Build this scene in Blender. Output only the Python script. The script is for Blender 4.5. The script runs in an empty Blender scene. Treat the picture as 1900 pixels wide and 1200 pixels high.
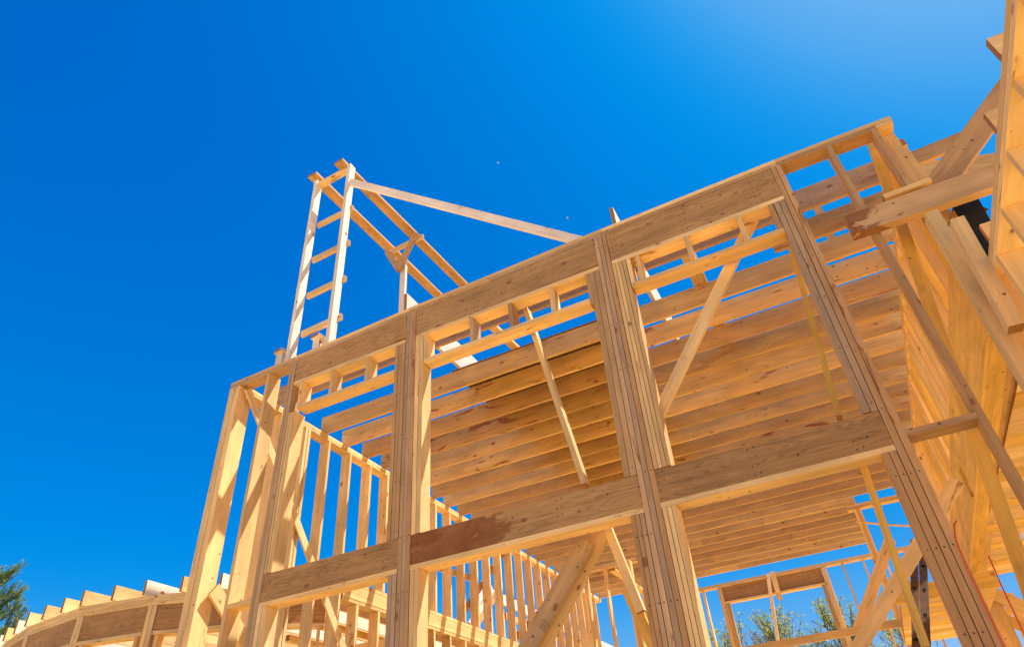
import bpy, math, random
from mathutils import Vector, Matrix
random.seed(7)
C = bpy.context.scene.collection
sc = bpy.context.scene

# ------------------------------------------------------------------ survey
# camera orientation found from the three vanishing points of the framing
M = Matrix(((0.889, 0.453, -0.072), (-0.326, 0.514, -0.793), (-0.322, 0.728, 0.605)))
rx = Vector(M[0]).normalized()
rz = (Vector(M[2]) - rx * rx.dot(Vector(M[2]))).normalized()
ry = rz.cross(rx)
F_PX = 1235.0
EYE = Vector((0, 0, 1.6))
def ray(px, py):
    return rx * (px - 950) + ry * (py - 600) + rz * F_PX
def Yp(px, py, y):
    r = ray(px, py); return EYE + r * (y / r.y)
def Xp(px, py, x):
    r = ray(px, py); return EYE + r * (x / r.x)
def Zp(px, py, z):
    r = ray(px, py); return EYE + r * ((z - 1.6) / r.z)

# ------------------------------------------------------------------ materials
def node(nt, kind, **kw):
    n = nt.nodes.new(kind)
    for k, v in kw.items():
        setattr(n, k, v)
    return n
def math_n(nt, op, a, b=None, c=None, clamp=False):
    n = node(nt, 'ShaderNodeMath', operation=op, use_clamp=clamp)
    for i, v in enumerate((a, b, c)):
        if v is None: continue
        if isinstance(v, (int, float)): n.inputs[i].default_value = v
        else: nt.links.new(v, n.inputs[i])
    return n.outputs[0]
def ramp(nt, fac, stops, interp='LINEAR'):
    n = node(nt, 'ShaderNodeValToRGB'); n.color_ramp.interpolation = interp
    e = n.color_ramp.elements
    while len(e) > 1: e.remove(e[-1])
    e[0].position = stops[0][0]; e[0].color = (*stops[0][1], 1)
    for p, c in stops[1:]:
        x = e.new(p); x.color = (*c, 1)
    nt.links.new(fac, n.inputs[0]); return n.outputs[0]
def mixc(nt, fac, a, b, mode='MIX'):
    n = node(nt, 'ShaderNodeMix', data_type='RGBA', blend_type=mode)
    for s, v in ((0, fac), (6, a), (7, b)):
        if isinstance(v, (int, float)): n.inputs[s].default_value = v
        elif isinstance(v, tuple): n.inputs[s].default_value = (*v, 1)
        else: nt.links.new(v, n.inputs[s])
    return n.outputs[2]
def sstep(nt, x, a, b):
    n = node(nt, 'ShaderNodeMapRange', interpolation_type='SMOOTHSTEP')
    n.inputs[1].default_value = a; n.inputs[2].default_value = b
    nt.links.new(x, n.inputs[0]); return n.outputs[0]
def new_mat(name, rough=0.75):
    m = bpy.data.materials.new(name); m.use_nodes = True
    nt = m.node_tree; b = nt.nodes['Principled BSDF']
    b.inputs['Roughness'].default_value = rough
    b.inputs['Specular IOR Level'].default_value = 0.25
    return m, nt, b
def wood(name, tones, grain=0.35, ring=0.25, ringscale=5.0, stain=0.35, stain_lo=0.62, knots=1.0, end=False, wet=0, nails=None):
    m, nt, b = new_mat(name)
    uv = node(nt, 'ShaderNodeTexCoord').outputs['UV']
    geo = node(nt, 'ShaderNodeNewGeometry'); oi = node(nt, 'ShaderNodeObjectInfo')
    rnd = math_n(nt, 'FRACT', math_n(nt, 'ADD', geo.outputs['Random Per Island'], math_n(nt, 'MULTIPLY', oi.outputs['Random'], 7.31)))
    sep = node(nt, 'ShaderNodeSeparateXYZ'); nt.links.new(uv, sep.inputs[0])
    off = math_n(nt, 'MULTIPLY', rnd, 61.7)
    def vec(su, sv):
        c = node(nt, 'ShaderNodeCombineXYZ')
        nt.links.new(math_n(nt, 'MULTIPLY', sep.outputs[0], su), c.inputs[0])
        nt.links.new(math_n(nt, 'MULTIPLY', sep.outputs[1], sv), c.inputs[1])
        nt.links.new(off, c.inputs[2]); return c.outputs[0]
    def noise(v, scale, detail=3, rough=0.55, dist=0.0):
        n = node(nt, 'ShaderNodeTexNoise'); n.inputs['Scale'].default_value = scale
        n.inputs['Detail'].default_value = detail; n.inputs['Roughness'].default_value = rough
        n.inputs['Distortion'].default_value = dist
        nt.links.new(v, n.inputs['Vector']); return n.outputs['Fac']
    tone = ramp(nt, rnd, [(i / (len(tones) - 1), t) for i, t in enumerate(tones)])
    r2 = math_n(nt, 'FRACT', math_n(nt, 'MULTIPLY', rnd, 17.3))
    val = math_n(nt, 'ADD', math_n(nt, 'MULTIPLY', r2, 0.32), 0.80)
    g1 = noise(vec(1.2, 45), 1.0, 4)                      # fine streaks along the board
    warp = noise(vec(0.55, 7), 1.0, 2)
    rings = math_n(nt, 'SINE', math_n(nt, 'MULTIPLY', warp, ringscale * 6.28))
    rings = math_n(nt, 'POWER', math_n(nt, 'ABSOLUTE', rings), 0.6)
    blot = noise(vec(1.3, 3.0), 1.6, 3)
    v = math_n(nt, 'MULTIPLY', val, math_n(nt, 'ADD', 1 - grain / 2, math_n(nt, 'MULTIPLY', g1, grain)))
    v = math_n(nt, 'MULTIPLY', v, math_n(nt, 'ADD', 1 - ring, math_n(nt, 'MULTIPLY', rings, ring)))
    v = math_n(nt, 'MULTIPLY', v, math_n(nt, 'MULTIPLY', math_n(nt, 'ADD', 0.62, math_n(nt, 'MULTIPLY', blot, 0.76)), math_n(nt, 'ADD', 0.84, math_n(nt, 'MULTIPLY', noise(vec(0.7, 16), 1.0, 2), 0.32))))
    cc = node(nt, 'ShaderNodeCombineXYZ')
    for i in range(3): nt.links.new(v, cc.inputs[i])
    col = mixc(nt, 1.0, tone, cc.outputs[0], 'MULTIPLY')
    # warm reddish weather stains
    s = noise(vec(1.3, 6.5), 1.7, 5, 0.62, 0.6)
    gate = sstep(nt, r2, 0.25, 0.95)
    sf = math_n(nt, 'MULTIPLY', sstep(nt, s, stain_lo, stain_lo + 0.09), math_n(nt, 'MULTIPLY', math_n(nt, 'ADD', gate, 0.35), stain), clamp=True)
    col = mixc(nt, sf, col, (0.33, 0.115, 0.032))
    if wet:      # rain soaked part of the board, with a ragged edge and drips
        wn_ = noise(vec(3.5, 6.0), 1.3, 5, 0.6, 0.8)
        edge = math_n(nt, 'ADD', sep.outputs[0], math_n(nt, 'MULTIPLY', math_n(nt, 'SUBTRACT', wn_, 0.5), 1.1))
        wf = math_n(nt, 'MULTIPLY', math_n(nt, 'SUBTRACT', 1.0, sstep(nt, edge, wet - 0.05, wet + 0.05)), math_n(nt, 'ADD', 0.35, wn_), clamp=True)
        col = mixc(nt, wf, col, (0.24, 0.075, 0.022))
    if knots > 0:
        vo = node(nt, 'ShaderNodeTexVoronoi', feature='F1'); vo.inputs['Scale'].default_value = 4.2
        vo.inputs['Randomness'].default_value = 1.0
        nt.links.new(vec(0.9, 1.5), vo.inputs['Vector'])
        sz = node(nt, 'ShaderNodeSeparateColor'); nt.links.new(vo.outputs['Color'], sz.inputs[0])
        d = math_n(nt, 'SUBTRACT', vo.outputs['Distance'], math_n(nt, 'MULTIPLY', sz.outputs[0], 0.125))
        k = math_n(nt, 'MULTIPLY', math_n(nt, 'SUBTRACT', 1.0, sstep(nt, d, -0.006, 0.014)), knots * 0.85, clamp=True)
        col = mixc(nt, k, col, (0.16, 0.062, 0.022))
        halo = math_n(nt, 'MULTIPLY', math_n(nt, 'SUBTRACT', 1.0, sstep(nt, d, 0.0, 0.12)), 0.3, clamp=True)
        col = mixc(nt, halo, col, (0.42, 0.2, 0.08))
        # nail heads and tiny marks
        v2 = node(nt, 'ShaderNodeTexVoronoi', feature='F1'); v2.inputs['Scale'].default_value = 8.0
        nt.links.new(vec(1.0, 1.0), v2.inputs['Vector'])
        s2 = node(nt, 'ShaderNodeSeparateColor'); nt.links.new(v2.outputs['Color'], s2.inputs[0])
        dd = math_n(nt, 'ADD', v2.outputs['Distance'], math_n(nt, 'MULTIPLY', math_n(nt, 'LESS_THAN', s2.outputs[1], 0.42), 1.0))
        nf = math_n(nt, 'SUBTRACT', 1.0, sstep(nt, dd, 0.065, 0.09))
        col = mixc(nt, math_n(nt, 'MULTIPLY', nf, 0.75), col, (0.07, 0.04, 0.03))
    if nails:    # rows of nail heads where boards are fastened
        pu, cols, pv = nails
        um = math_n(nt, 'MULTIPLY', math_n(nt, 'FRACT', math_n(nt, 'DIVIDE', sep.outputs[0], pu)), pu)
        du = math_n(nt, 'ABSOLUTE', math_n(nt, 'SUBTRACT', um, cols[0]))
        for c_ in cols[1:]:
            du = math_n(nt, 'MINIMUM', du, math_n(nt, 'ABSOLUTE', math_n(nt, 'SUBTRACT', um, c_)))
        dv = math_n(nt, 'MULTIPLY', math_n(nt, 'ABSOLUTE', math_n(nt, 'SUBTRACT', math_n(nt, 'FRACT', math_n(nt, 'ADD', math_n(nt, 'DIVIDE', sep.outputs[1], pv), math_n(nt, 'MULTIPLY', um, 3.0))), 0.5)), pv)
        dn = math_n(nt, 'SQRT', math_n(nt, 'ADD', math_n(nt, 'MULTIPLY', du, du), math_n(nt, 'MULTIPLY', dv, dv)))
        nm = math_n(nt, 'MULTIPLY', math_n(nt, 'SUBTRACT', 1.0, sstep(nt, dn, 0.004, 0.0075)), math_n(nt, 'GREATER_THAN', noise(vec(2.5, 14), 1.0, 1), 0.42))
        col = mixc(nt, math_n(nt, 'MULTIPLY', nm, 0.85), col, (0.05, 0.03, 0.03))
    if end:
        e = noise(vec(30, 30), 1.0, 3)
        col = mixc(nt, math_n(nt, 'MULTIPLY', e, 0.6), (0.40, 0.19, 0.07), (0.22, 0.09, 0.035))
    nt.links.new(col, b.inputs['Base Color'])
    bp = node(nt, 'ShaderNodeBump'); bp.inputs['Strength'].default_value = 0.25; bp.inputs['Distance'].default_value = 0.002
    nt.links.new(g1, bp.inputs['Height']); nt.links.new(bp.outputs[0], b.inputs['Normal'])
    return m
T_PINE = [(0.80, 0.515, 0.215), (0.83, 0.555, 0.245), (0.79, 0.485, 0.19), (0.84, 0.575, 0.275), (0.75, 0.475, 0.20)]
T_OLD = [(0.58, 0.33, 0.145), (0.50, 0.27, 0.115), (0.62, 0.375, 0.17), (0.50, 0.33, 0.20), (0.60, 0.35, 0.15)]
T_BROWN = [(0.50, 0.265, 0.10), (0.54, 0.30, 0.12), (0.45, 0.225, 0.08)]
T_JOIST = [(0.68, 0.41, 0.145), (0.74, 0.46, 0.175), (0.62, 0.36, 0.125), (0.56, 0.32, 0.12)]
T_RED = [(0.33, 0.125, 0.045), (0.36, 0.14, 0.05)]
T_YEL = [(0.80, 0.47, 0.095), (0.82, 0.50, 0.12), (0.77, 0.44, 0.085)]
PINE = wood('spruce_lumber', T_PINE, grain=0.28, ring=0.10, ringscale=3, stain=0.7, stain_lo=0.60)
OLD = wood('weathered_shaded_lumber', T_OLD, grain=0.34, ring=0.14, ringscale=4, stain=0.8, stain_lo=0.585, nails=(.43, (.06,), .07))  # weathered tones, darkened and cooled further for the shaded front faces
JOIST = wood('joist_lumber', T_JOIST, grain=0.28, ring=0.12, ringscale=3, stain=0.8, stain_lo=0.60)
STAIN = wood('stained_lumber', T_JOIST, grain=0.34, ring=0.14, ringscale=4, stain=1.1, stain_lo=0.54)
BROWN = wood('header_lumber', T_BROWN, grain=0.7, ring=0.40, ringscale=15, stain=0.6, stain_lo=0.58, nails=(.62, (.03, .068), .06))
WETH = wood('soaked_header_lumber', T_BROWN, grain=0.7, ring=0.35, ringscale=14, stain=0.9, stain_lo=0.56, wet=0.75, nails=(.62, (.03, .068), .06))
ESTAIN = wood('end_stained_lumber', T_OLD, grain=0.34, ring=0.12, ringscale=4, stain=0.5, stain_lo=0.62, wet=0.16)
RED = wood('wet_header_lumber', T_RED, grain=0.6, ring=0.2, stain=0.4)
PALE = wood('sunlit_white_lumber', [(0.84, 0.71, 0.58), (0.82, 0.68, 0.54)], grain=0.25, ring=0.12, stain=0.5, stain_lo=0.66)  # near-white of direct sunlight put into the wood colour
YEL = wood('golden_bounce_wood', T_YEL, grain=0.3, ring=0.12, ringscale=3, stain=0.3, knots=0.6)  # strong yellow carries golden bounced light in the colour
ENDM = wood('end_grain', [(0.5, 0.28, 0.12), (0.45, 0.22, 0.09)], knots=0, end=True)
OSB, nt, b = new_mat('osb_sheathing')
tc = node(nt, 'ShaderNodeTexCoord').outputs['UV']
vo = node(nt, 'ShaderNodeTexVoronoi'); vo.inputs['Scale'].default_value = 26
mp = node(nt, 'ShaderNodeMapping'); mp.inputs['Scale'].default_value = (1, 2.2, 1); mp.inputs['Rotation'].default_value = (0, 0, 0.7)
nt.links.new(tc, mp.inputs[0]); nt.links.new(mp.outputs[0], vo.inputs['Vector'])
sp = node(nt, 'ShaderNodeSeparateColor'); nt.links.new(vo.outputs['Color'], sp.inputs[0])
nt.links.new(ramp(nt, sp.outputs[0], [(0, (0.07, 0.038, 0.012)), (0.5, (0.11, 0.06, 0.02)), (1, (0.15, 0.085, 0.03))]), b.inputs['Base Color'])  # strands darkened so the shade beneath the sheet looks deeper
def plain(name, col, rough=0.6, metal=0.0, var=0.25, scale=20):
    m, nt, b = new_mat(name, rough)
    t = node(nt, 'ShaderNodeTexCoord').outputs['Object']
    n = node(nt, 'ShaderNodeTexNoise'); n.inputs['Scale'].default_value = scale; n.inputs['Detail'].default_value = 4
    nt.links.new(t, n.inputs['Vector'])
    lo = tuple(c * (1 - var) for c in col); hi = tuple(min(1, c * (1 + var)) for c in col)
    nt.links.new(ramp(nt, n.outputs['Fac'], [(0.3, lo), (0.7, hi)]), b.inputs['Base Color'])
    b.inputs['Metallic'].default_value = metal
    return m
BLACK = plain('black_rubberised_plastic', (0.012, 0.013, 0.014), 0.6)
STEEL = plain('rusty_dark_steel', (0.10, 0.065, 0.045), 0.5, 0.7)
FIBRE = plain('brown_ladder_rail', (0.12, 0.07, 0.042), 0.9)
DARK = plain('black_hole', (0.008, 0.007, 0.006), 0.9)
ORANGE = plain('orange_vinyl', (0.75, 0.10, 0.02), 0.35, var=0.1)
YROPE = plain('yellow_nylon', (0.78, 0.48, 0.16), 0.7, var=0.15)
GROUND, nt, b = new_mat('bounce_yellowed_clay', 0.95)
tc = node(nt, 'ShaderNodeTexCoord').outputs['Object']
n1 = node(nt, 'ShaderNodeTexNoise'); n1.inputs['Scale'].default_value = 0.35; n1.inputs['Detail'].default_value = 8
nt.links.new(tc, n1.inputs['Vector'])
nt.links.new(ramp(nt, n1.outputs['Fac'], [(0.3, (0.64, 0.42, 0.16)), (0.6, (0.74, 0.50, 0.20)), (0.8, (0.68, 0.45, 0.17))]), b.inputs['Base Color'])  # out of view; brightened and yellowed to bounce warm fill onto undersides
bp = node(nt, 'ShaderNodeBump'); bp.inputs['Strength'].default_value = 0.6; bp.inputs['Distance'].default_value = 0.05
nt.links.new(n1.outputs['Fac'], bp.inputs['Height']); nt.links.new(bp.outputs[0], b.inputs['Normal'])
def leafmat(name, cols, trans=0.35):
    m, nt, b = new_mat(name, 0.6)
    g = node(nt, 'ShaderNodeNewGeometry')
    c = ramp(nt, g.outputs['Random Per Island'], [(i / (len(cols) - 1), k) for i, k in enumerate(cols)])
    nt.links.new(c, b.inputs['Base Color'])
    tr = node(nt, 'ShaderNodeBsdfTranslucent'); nt.links.new(c, tr.inputs[0])
    mx = node(nt, 'ShaderNodeMixShader'); mx.inputs[0].default_value = trans
    nt.links.new(b.outputs[0], mx.inputs[1]); nt.links.new(tr.outputs[0], mx.inputs[2])
    nt.links.new(mx.outputs[0], nt.nodes['Material Output'].inputs[0]); return m
NEEDLE = leafmat('pine_needles', [(0.07, 0.14, 0.035), (0.14, 0.23, 0.045), (0.22, 0.30, 0.07)], 0.2)
LEAF = leafmat('young_leaves', [(0.26, 0.33, 0.09), (0.44, 0.48, 0.15), (0.35, 0.41, 0.14)], 0.45)
REDBUD = leafmat('reddish_buds', [(0.20, 0.08, 0.07), (0.28, 0.13, 0.09), (0.18, 0.12, 0.08)], 0.3)
BARK = plain('grey_bark', (0.16, 0.12, 0.09), 0.9, var=0.4, scale=6)
FEATHER = plain('pale_feathers', (0.45, 0.42, 0.38), 0.8)

# ------------------------------------------------------------------ mesh builder
class MB:
    def __init__(s): s.v = []; s.f = []; s.uv = []; s.mi = []
    def hexa(s, P, L):                 # P: 8 corners, 0-3 at start, 4-7 at end (same order); L: length
        o = len(s.v); s.v += [tuple(p) for p in P]
        w = (P[1] - P[0]).length; t = (P[3] - P[0]).length
        vo = 0.0
        for a, b_, h in ((0, 1, w), (1, 2, t), (2, 3, w), (3, 0, t)):
            s.f.append((o + a, o + b_, o + b_ + 4, o + a + 4)); s.mi.append(0)
            s.uv.append(((0, vo), (0, vo + h), (L, vo + h), (L, vo))); vo += h + 0.13
        s.f.append((o + 3, o + 2, o + 1, o)); s.mi.append(1); s.uv.append(((0, 0), (w, 0), (w, t), (0, t)))
        s.f.append((o + 4, o + 5, o + 6, o + 7)); s.mi.append(1); s.uv.append(((0, 0), (w, 0), (w, t), (0, t)))
    def board(s, p0, p1, w, t, wd, bow=0.0):
        """board from p0 to p1 (centre line); w measured along wd, t across"""
        p0 = Vector(p0); p1 = Vector(p1); a = (p1 - p0); L = a.length; a.normalize()
        wd = Vector(wd); wd = (wd - a * wd.dot(a)).normalized(); td = a.cross(wd).normalized()
        hw = wd * (w / 2); ht = td * (t / 2)
        n = 1 if bow == 0 else 4
        rings = []
        for i in range(n + 1):
            k = i / n; c = p0.lerp(p1, k) + (td * math.sin(k * 3.1416) * bow)
            rings.append([c - hw - ht, c + hw - ht, c + hw + ht, c - hw + ht])
        o = len(s.v)
        for r in rings: s.v += [tuple(q) for q in r]
        for i in range(n):
            vo = 0.0
            for a_, b_, h in ((0, 1, w), (1, 2, t), (2, 3, w), (3, 0, t)):
                x = o + 4 * i
                s.f.append((x + a_, x + b_, x + b_ + 4, x + a_ + 4)); s.mi.append(0)
                s.uv.append(((L * i / n, vo), (L * i / n, vo + h), (L * (i + 1) / n, vo + h), (L * (i + 1) / n, vo))); vo += h + 0.13
        e = o + 4 * n
        s.f.append((o + 3, o + 2, o + 1, o)); s.mi.append(1); s.uv.append(((0, 0), (w, 0), (w, t), (0, t)))
        s.f.append((e, e + 1, e + 2, e + 3)); s.mi.append(1); s.uv.append(((0, 0), (w, 0), (w, t), (0, t)))
        return s
    def box(s, x0, x1, y0, y1, z0, z1, ax='z'):
        c = ((x0 + x1) / 2, (y0 + y1) / 2, (z0 + z1) / 2)
        if ax == 'z': s.board((c[0], c[1], z0), (c[0], c[1], z1), abs(x1 - x0), abs(y1 - y0), (1, 0, 0))
        elif ax == 'x': s.board((x0, c[1], c[2]), (x1, c[1], c[2]), abs(z1 - z0), abs(y1 - y0), (0, 0, 1))
        else: s.board((c[0], y0, c[2]), (c[0], y1, c[2]), abs(z1 - z0), abs(x1 - x0), (0, 0, 1))
        return s
    def tube(s, pts, r, n=6, r1=None):
        pts = [Vector(p) for p in pts]; o = len(s.v); r1 = r if r1 is None else r1
        for i, p in enumerate(pts):
            d = (pts[min(i + 1, len(pts) - 1)] - pts[max(i - 1, 0)]).normalized()
            u = d.cross(Vector((0.13, 0.3, 0.95))).normalized(); v_ = d.cross(u)
            rr = r + (r1 - r) * i / max(1, len(pts) - 1)
            for k in range(n):
                an = 6.2832 * k / n; s.v.append(tuple(p + (u * math.cos(an) + v_ * math.sin(an)) * rr))
        for i in range(len(pts) - 1):
            for k in range(n):
                a = o + i * n + k; b_ = o + i * n + (k + 1) % n
                s.f.append((a, b_, b_ + n, a + n)); s.mi.append(0); s.uv.append(((0, 0), (0, .1), (.1, .1), (.1, 0)))
        s.f.append(tuple(o + k for k in reversed(range(n)))); s.mi.append(0); s.uv.append(tuple((0, 0) for _ in range(n)))
        e = o + (len(pts) - 1) * n
        s.f.append(tuple(e + k for k in range(n))); s.mi.append(0); s.uv.append(tuple((0, 0) for _ in range(n)))
        return s
    def quad(s, a, b_, c, d):
        o = len(s.v); s.v += [tuple(a), tuple(b_), tuple(c), tuple(d)]
        s.f.append((o, o + 1, o + 2, o + 3)); s.mi.append(0); s.uv.append(((0, 0), (1, 0), (1, 1), (0, 1)))
    def build(s, name, mat, parent=None, endmat=None):
        me = bpy.data.meshes.new(name); me.from_pydata(s.v, [], s.f)
        ul = me.uv_layers.new(name='UVMap'); i = 0
        flat = [c for f in s.uv for p in f for c in p]
        ul.data.foreach_set('uv', flat)
        me.materials.append(mat)
        if any(s.mi):
            me.materials.append(endmat or ENDM); me.polygons.foreach_set('material_index', s.mi)
        me.update()
        o = bpy.data.objects.new(name, me); C.objects.link(o)
        if parent: o.parent = parent; o.matrix_parent_inverse = Matrix.Translation(parent.location).inverted()
        return o
def tag(o, label, cat, group=None, kind=None):
    if label: o['label'] = label
    if cat: o['category'] = cat
    if group: o['group'] = group
    if kind: o['kind'] = kind
    return o
def thing(name, label, cat, loc=(0, 0, 0), group=None):
    o = bpy.data.objects.new(name, None); C.objects.link(o); o.location = loc
    o.empty_display_size = 0.2
    return tag(o, label, cat, group)
def jit(a): return random.uniform(-a, a)
def bd(name, p0, p1, w, t, wd, mat=PINE, parent=None, bow=None):
    return MB().board(p0, p1, w, t, wd, jit(0.004) if bow is None else bow).build(name, mat, parent)
def plies(xb, xt, y0, y1, z0, z1, n, jy=0.003):
    """built-up post: n plies between x=xb[0]..xb[1] at z0 and xt at z1"""
    m = MB(); g = 0.002
    for i in range(n):
        a0 = xb[0] + (xb[1] - xb[0]) * i / n + g; a1 = xb[0] + (xb[1] - xb[0]) * (i + 1) / n - g
        b0 = xt[0] + (xt[1] - xt[0]) * i / n + g; b1 = xt[0] + (xt[1] - xt[0]) * (i + 1) / n - g
        d = jit(jy); e = jit(0.004)
        P = [Vector(p) for p in ((a0, y0 + d, z0 + e), (a1, y0 + d, z0 + e), (a1, y1 + d, z0 + e), (a0, y1 + d, z0 + e),
                                 (b0, y0 + d, z1), (b1, y0 + d, z1), (b1, y1 + d, z1), (b0, y1 + d, z1))]
        m.hexa(P, z1 - z0)
    return m

# ------------------------------------------------------------------ ground and sky
g = MB(); N = 40; R = 600
def gz(x, y):
    r = math.hypot(x, y)
    return 0.12 * math.sin(x * .7) * math.cos(y * .9) * min(1, r / 30) + (0.0 if r < 60 else 0.02 * (r - 60))
def gc(i):
    t = (i - N) / N; return R * math.copysign(abs(t) ** 3, t)
g.v = [(gc(i), gc(j), gz(gc(i), gc(j)) - 0.12) for j in range(2 * N + 1) for i in range(2 * N + 1)]
W = 2 * N + 1
for j in range(2 * N):
    for i in range(2 * N):
        g.f.append((j * W + i, j * W + i + 1, (j + 1) * W + i + 1, (j + 1) * W + i)); g.mi.append(0); g.uv.append(((0, 0),) * 4)
tag(g.build('ground', GROUND), None, None, kind='structure')

SUN = Vector((0.488, 0.323, 1.0)).normalized()
world = bpy.data.worlds.new('World'); sc.world = world; world.use_nodes = True
wn = world.node_tree; bg = wn.nodes['Background']
sky = wn.nodes.new('ShaderNodeTexSky'); sky.sky_type = 'NISHITA'; sky.sun_disc = False
sky.sun_elevation = math.asin(SUN.z); sky.sun_rotation = math.atan2(SUN.x, SUN.y)
sky.altitude = 200; sky.air_density = 1.0; sky.dust_density = 0.4; sky.ozone_density = 3.0
# grade the clear sky: the red/blue ratio of the sky model picks the photograph's azure
ss = wn.nodes.new('ShaderNodeSeparateColor'); wn.links.new(sky.outputs[0], ss.inputs[0])
ratio = math_n(wn, 'DIVIDE', ss.outputs[0], ss.outputs[2])
fac = math_n(wn, 'MULTIPLY', math_n(wn, 'SUBTRACT', ratio, 0.27), 2.5)
grade = ramp(wn, fac, [((a - .27) * 2.5, c) for a, c in ((.295, (0, .12, .56)), (.31, (0, .185, .68)), (.333, (0, .24, .77)), (.352, (0, .285, .825)), (.37, (.01, .32, .85)), (.39, (.05, .37, .865)), (.41, (.10, .41, .87)), (.43, (.12, .43, .88)), (.48, (.20, .48, .89)), (.60, (.55, .70, .95)))], 'B_SPLINE')
vm = wn.nodes.new('ShaderNodeVectorMath'); vm.operation = 'SCALE'; vm.inputs['Scale'].default_value = 4.95
wn.links.new(grade, vm.inputs[0]); wn.links.new(vm.outputs[0], bg.inputs[0])
bg.inputs[1].default_value = 0.12
sl = bpy.data.lights.new('sun', 'SUN'); sl.energy = 5.0; sl.angle = math.radians(0.53); sl.color = (1.0, 0.925, 0.81)
so = bpy.data.objects.new('sun', sl); C.objects.link(so); so.rotation_euler = (SUN).to_track_quat('Z', 'Y').to_euler()
so.location = (0, 0, 30)

# ------------------------------------------------------------------ FRONT WALL
F0, F1 = 4.32, 4.46
FW = thing('front_wall_frame', 'tall two storey timber front wall of laminated posts and deep headers', 'wall frame', (-2, F0, 0))
def fbox(name, x0, x1, z0, z1, ax, mat=PINE, y0=F0, y1=F1): return MB().box(x0, x1, y0, y1, z0, z1, ax).build(name, mat, FW)
def sloped(name, x0, x1, za, zb, h, mat, y0=F0, y1=F1, n=1, par=None):
    m = MB(); ym = (y0 + y1) / 2; st = (y1 - y0) / n
    for i in range(n):
        yy = y0 + st * (i + .5)
        m.board((x0, yy, za - h / 2), (x1, yy, zb - h / 2), h, st - 0.0015, (0, 0, 1))
    return m.build(name, mat, par or FW)
# top plates follow the surveyed line
top = [(-5.375, 5.775), (-4.47, 5.800), (-3.03, 5.843), (-0.92, 5.875), (0.60, 5.873), (1.485, 5.852)]
def ztop(x):
    for (a, za), (b_, zb) in zip(top, top[1:]):
        if x <= b_: return za + (zb - za) * (x - a) / (b_ - a)
    return top[-1][1]
for a, b_ in ((-5.375, -3.02), (-3.018, -0.95), (-0.948, 1.485)):
    xs = [a] + [x for x, _ in top if a + .05 < x < b_ - .05] + [b_]
    for p, q in zip(xs, xs[1:]):
        sloped('top_plate', p, q, ztop(p), ztop(q), 0.037, PINE)
for a, b_ in ((-5.373, -4.475), (-4.473, -2.10), (-2.098, -0.96), (-0.958, 0.545), (0.547, 1.36)):
    xs = [a] + [x for x, _ in top if a + .05 < x < b_ - .05] + [b_]
    for p, q in zip(xs, xs[1:]):
        sloped('top_plate', p, q, ztop(p) - .039, ztop(q) - .039, 0.037, OLD, y0=F0 + .002)
sloped('top_plate', 1.362, 1.483, ztop(1.362) - .039, ztop(1.48) - .039, 0.037, STAIN, y0=F0 + .002)
ZH = lambda x: ztop(x) - 0.078          # underside of the double top plate
# posts
def post(xb, xt, z0, z1, n, mat=OLD, y0=F0, y1=F1, name='post'):
    return plies(xb, xt, y0, y1, z0, z1, n).build(name, mat, FW)
GZ = 0.02
post((-5.385, -5.215), (-5.375, -5.225), GZ, ZH(-5.3), 2, PINE, y1=4.50)
post((-4.89, -4.845), (-4.845, -4.805), GZ, ZH(-4.82), 1, PINE, y1=4.485)
def built_post(kb, kt, nk, ll, lu, rl, ru, mat=OLD, zt=5.425):
    """king plies plus the shorter plies on either side; ll/rl below and lu/ru above the middle header"""
    H = ZH((kt[0] + kt[1]) / 2)
    def ex(z, s_): a = (z - GZ) / (H - GZ); return kb[s_] + (kt[s_] - kb[s_]) * a
    post(kb, kt, GZ, H, nk, mat)
    def side(sgn, w, n, z0, z1, m, nm):
        if n == 0: return
        k = 0 if sgn < 0 else 1; e = .0012 * sgn
        a = sorted((ex(z0, k) + e, ex(z0, k) + e + sgn * w)); b5 = sorted((ex(z1, k) + e, ex(z1, k) + e + sgn * w))
        post(a, b5, z0, z1, n, m, name=nm)
    side(-1, ll[0], ll[1], GZ, 3.240, OLD, 'trimmer_stud'); side(1, rl[0], rl[1], GZ, 3.240, PINE, 'trimmer_stud')
    side(-1, lu[0], lu[1], 3.515, zt, OLD, 'trimmer_stud'); side(1, ru[0], ru[1], 3.515, 5.098 if kt[0] < -4 else zt, PINE, 'trimmer_stud')
built_post((-4.60, -4.49), (-4.517, -4.44), 2, (0, 0), (0, 0), (.095, 2), (.088, 3))
built_post((-3.09, -2.965), (-3.048, -2.935), 3, (.082, 2), (.112, 3), (.078, 2), (.088, 2))
built_post((-1.11, -0.975), (-1.035, -0.920), 3, (.10, 3), (.098, 2), (.095, 3), (.125, 4))
built_post((0.475, 0.575), (0.545, 0.625), 2, (.085, 2), (.085, 2), (0, 0), (0, 0))
# short stubs beside the posts at transom level
fbox('trimmer_stud', -1.170, -1.14, 5.085, 5.425, 'z', OLD)
fbox('trimmer_stud', 0.415, 0.449, 5.16, 5.425, 'z', OLD)
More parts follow.
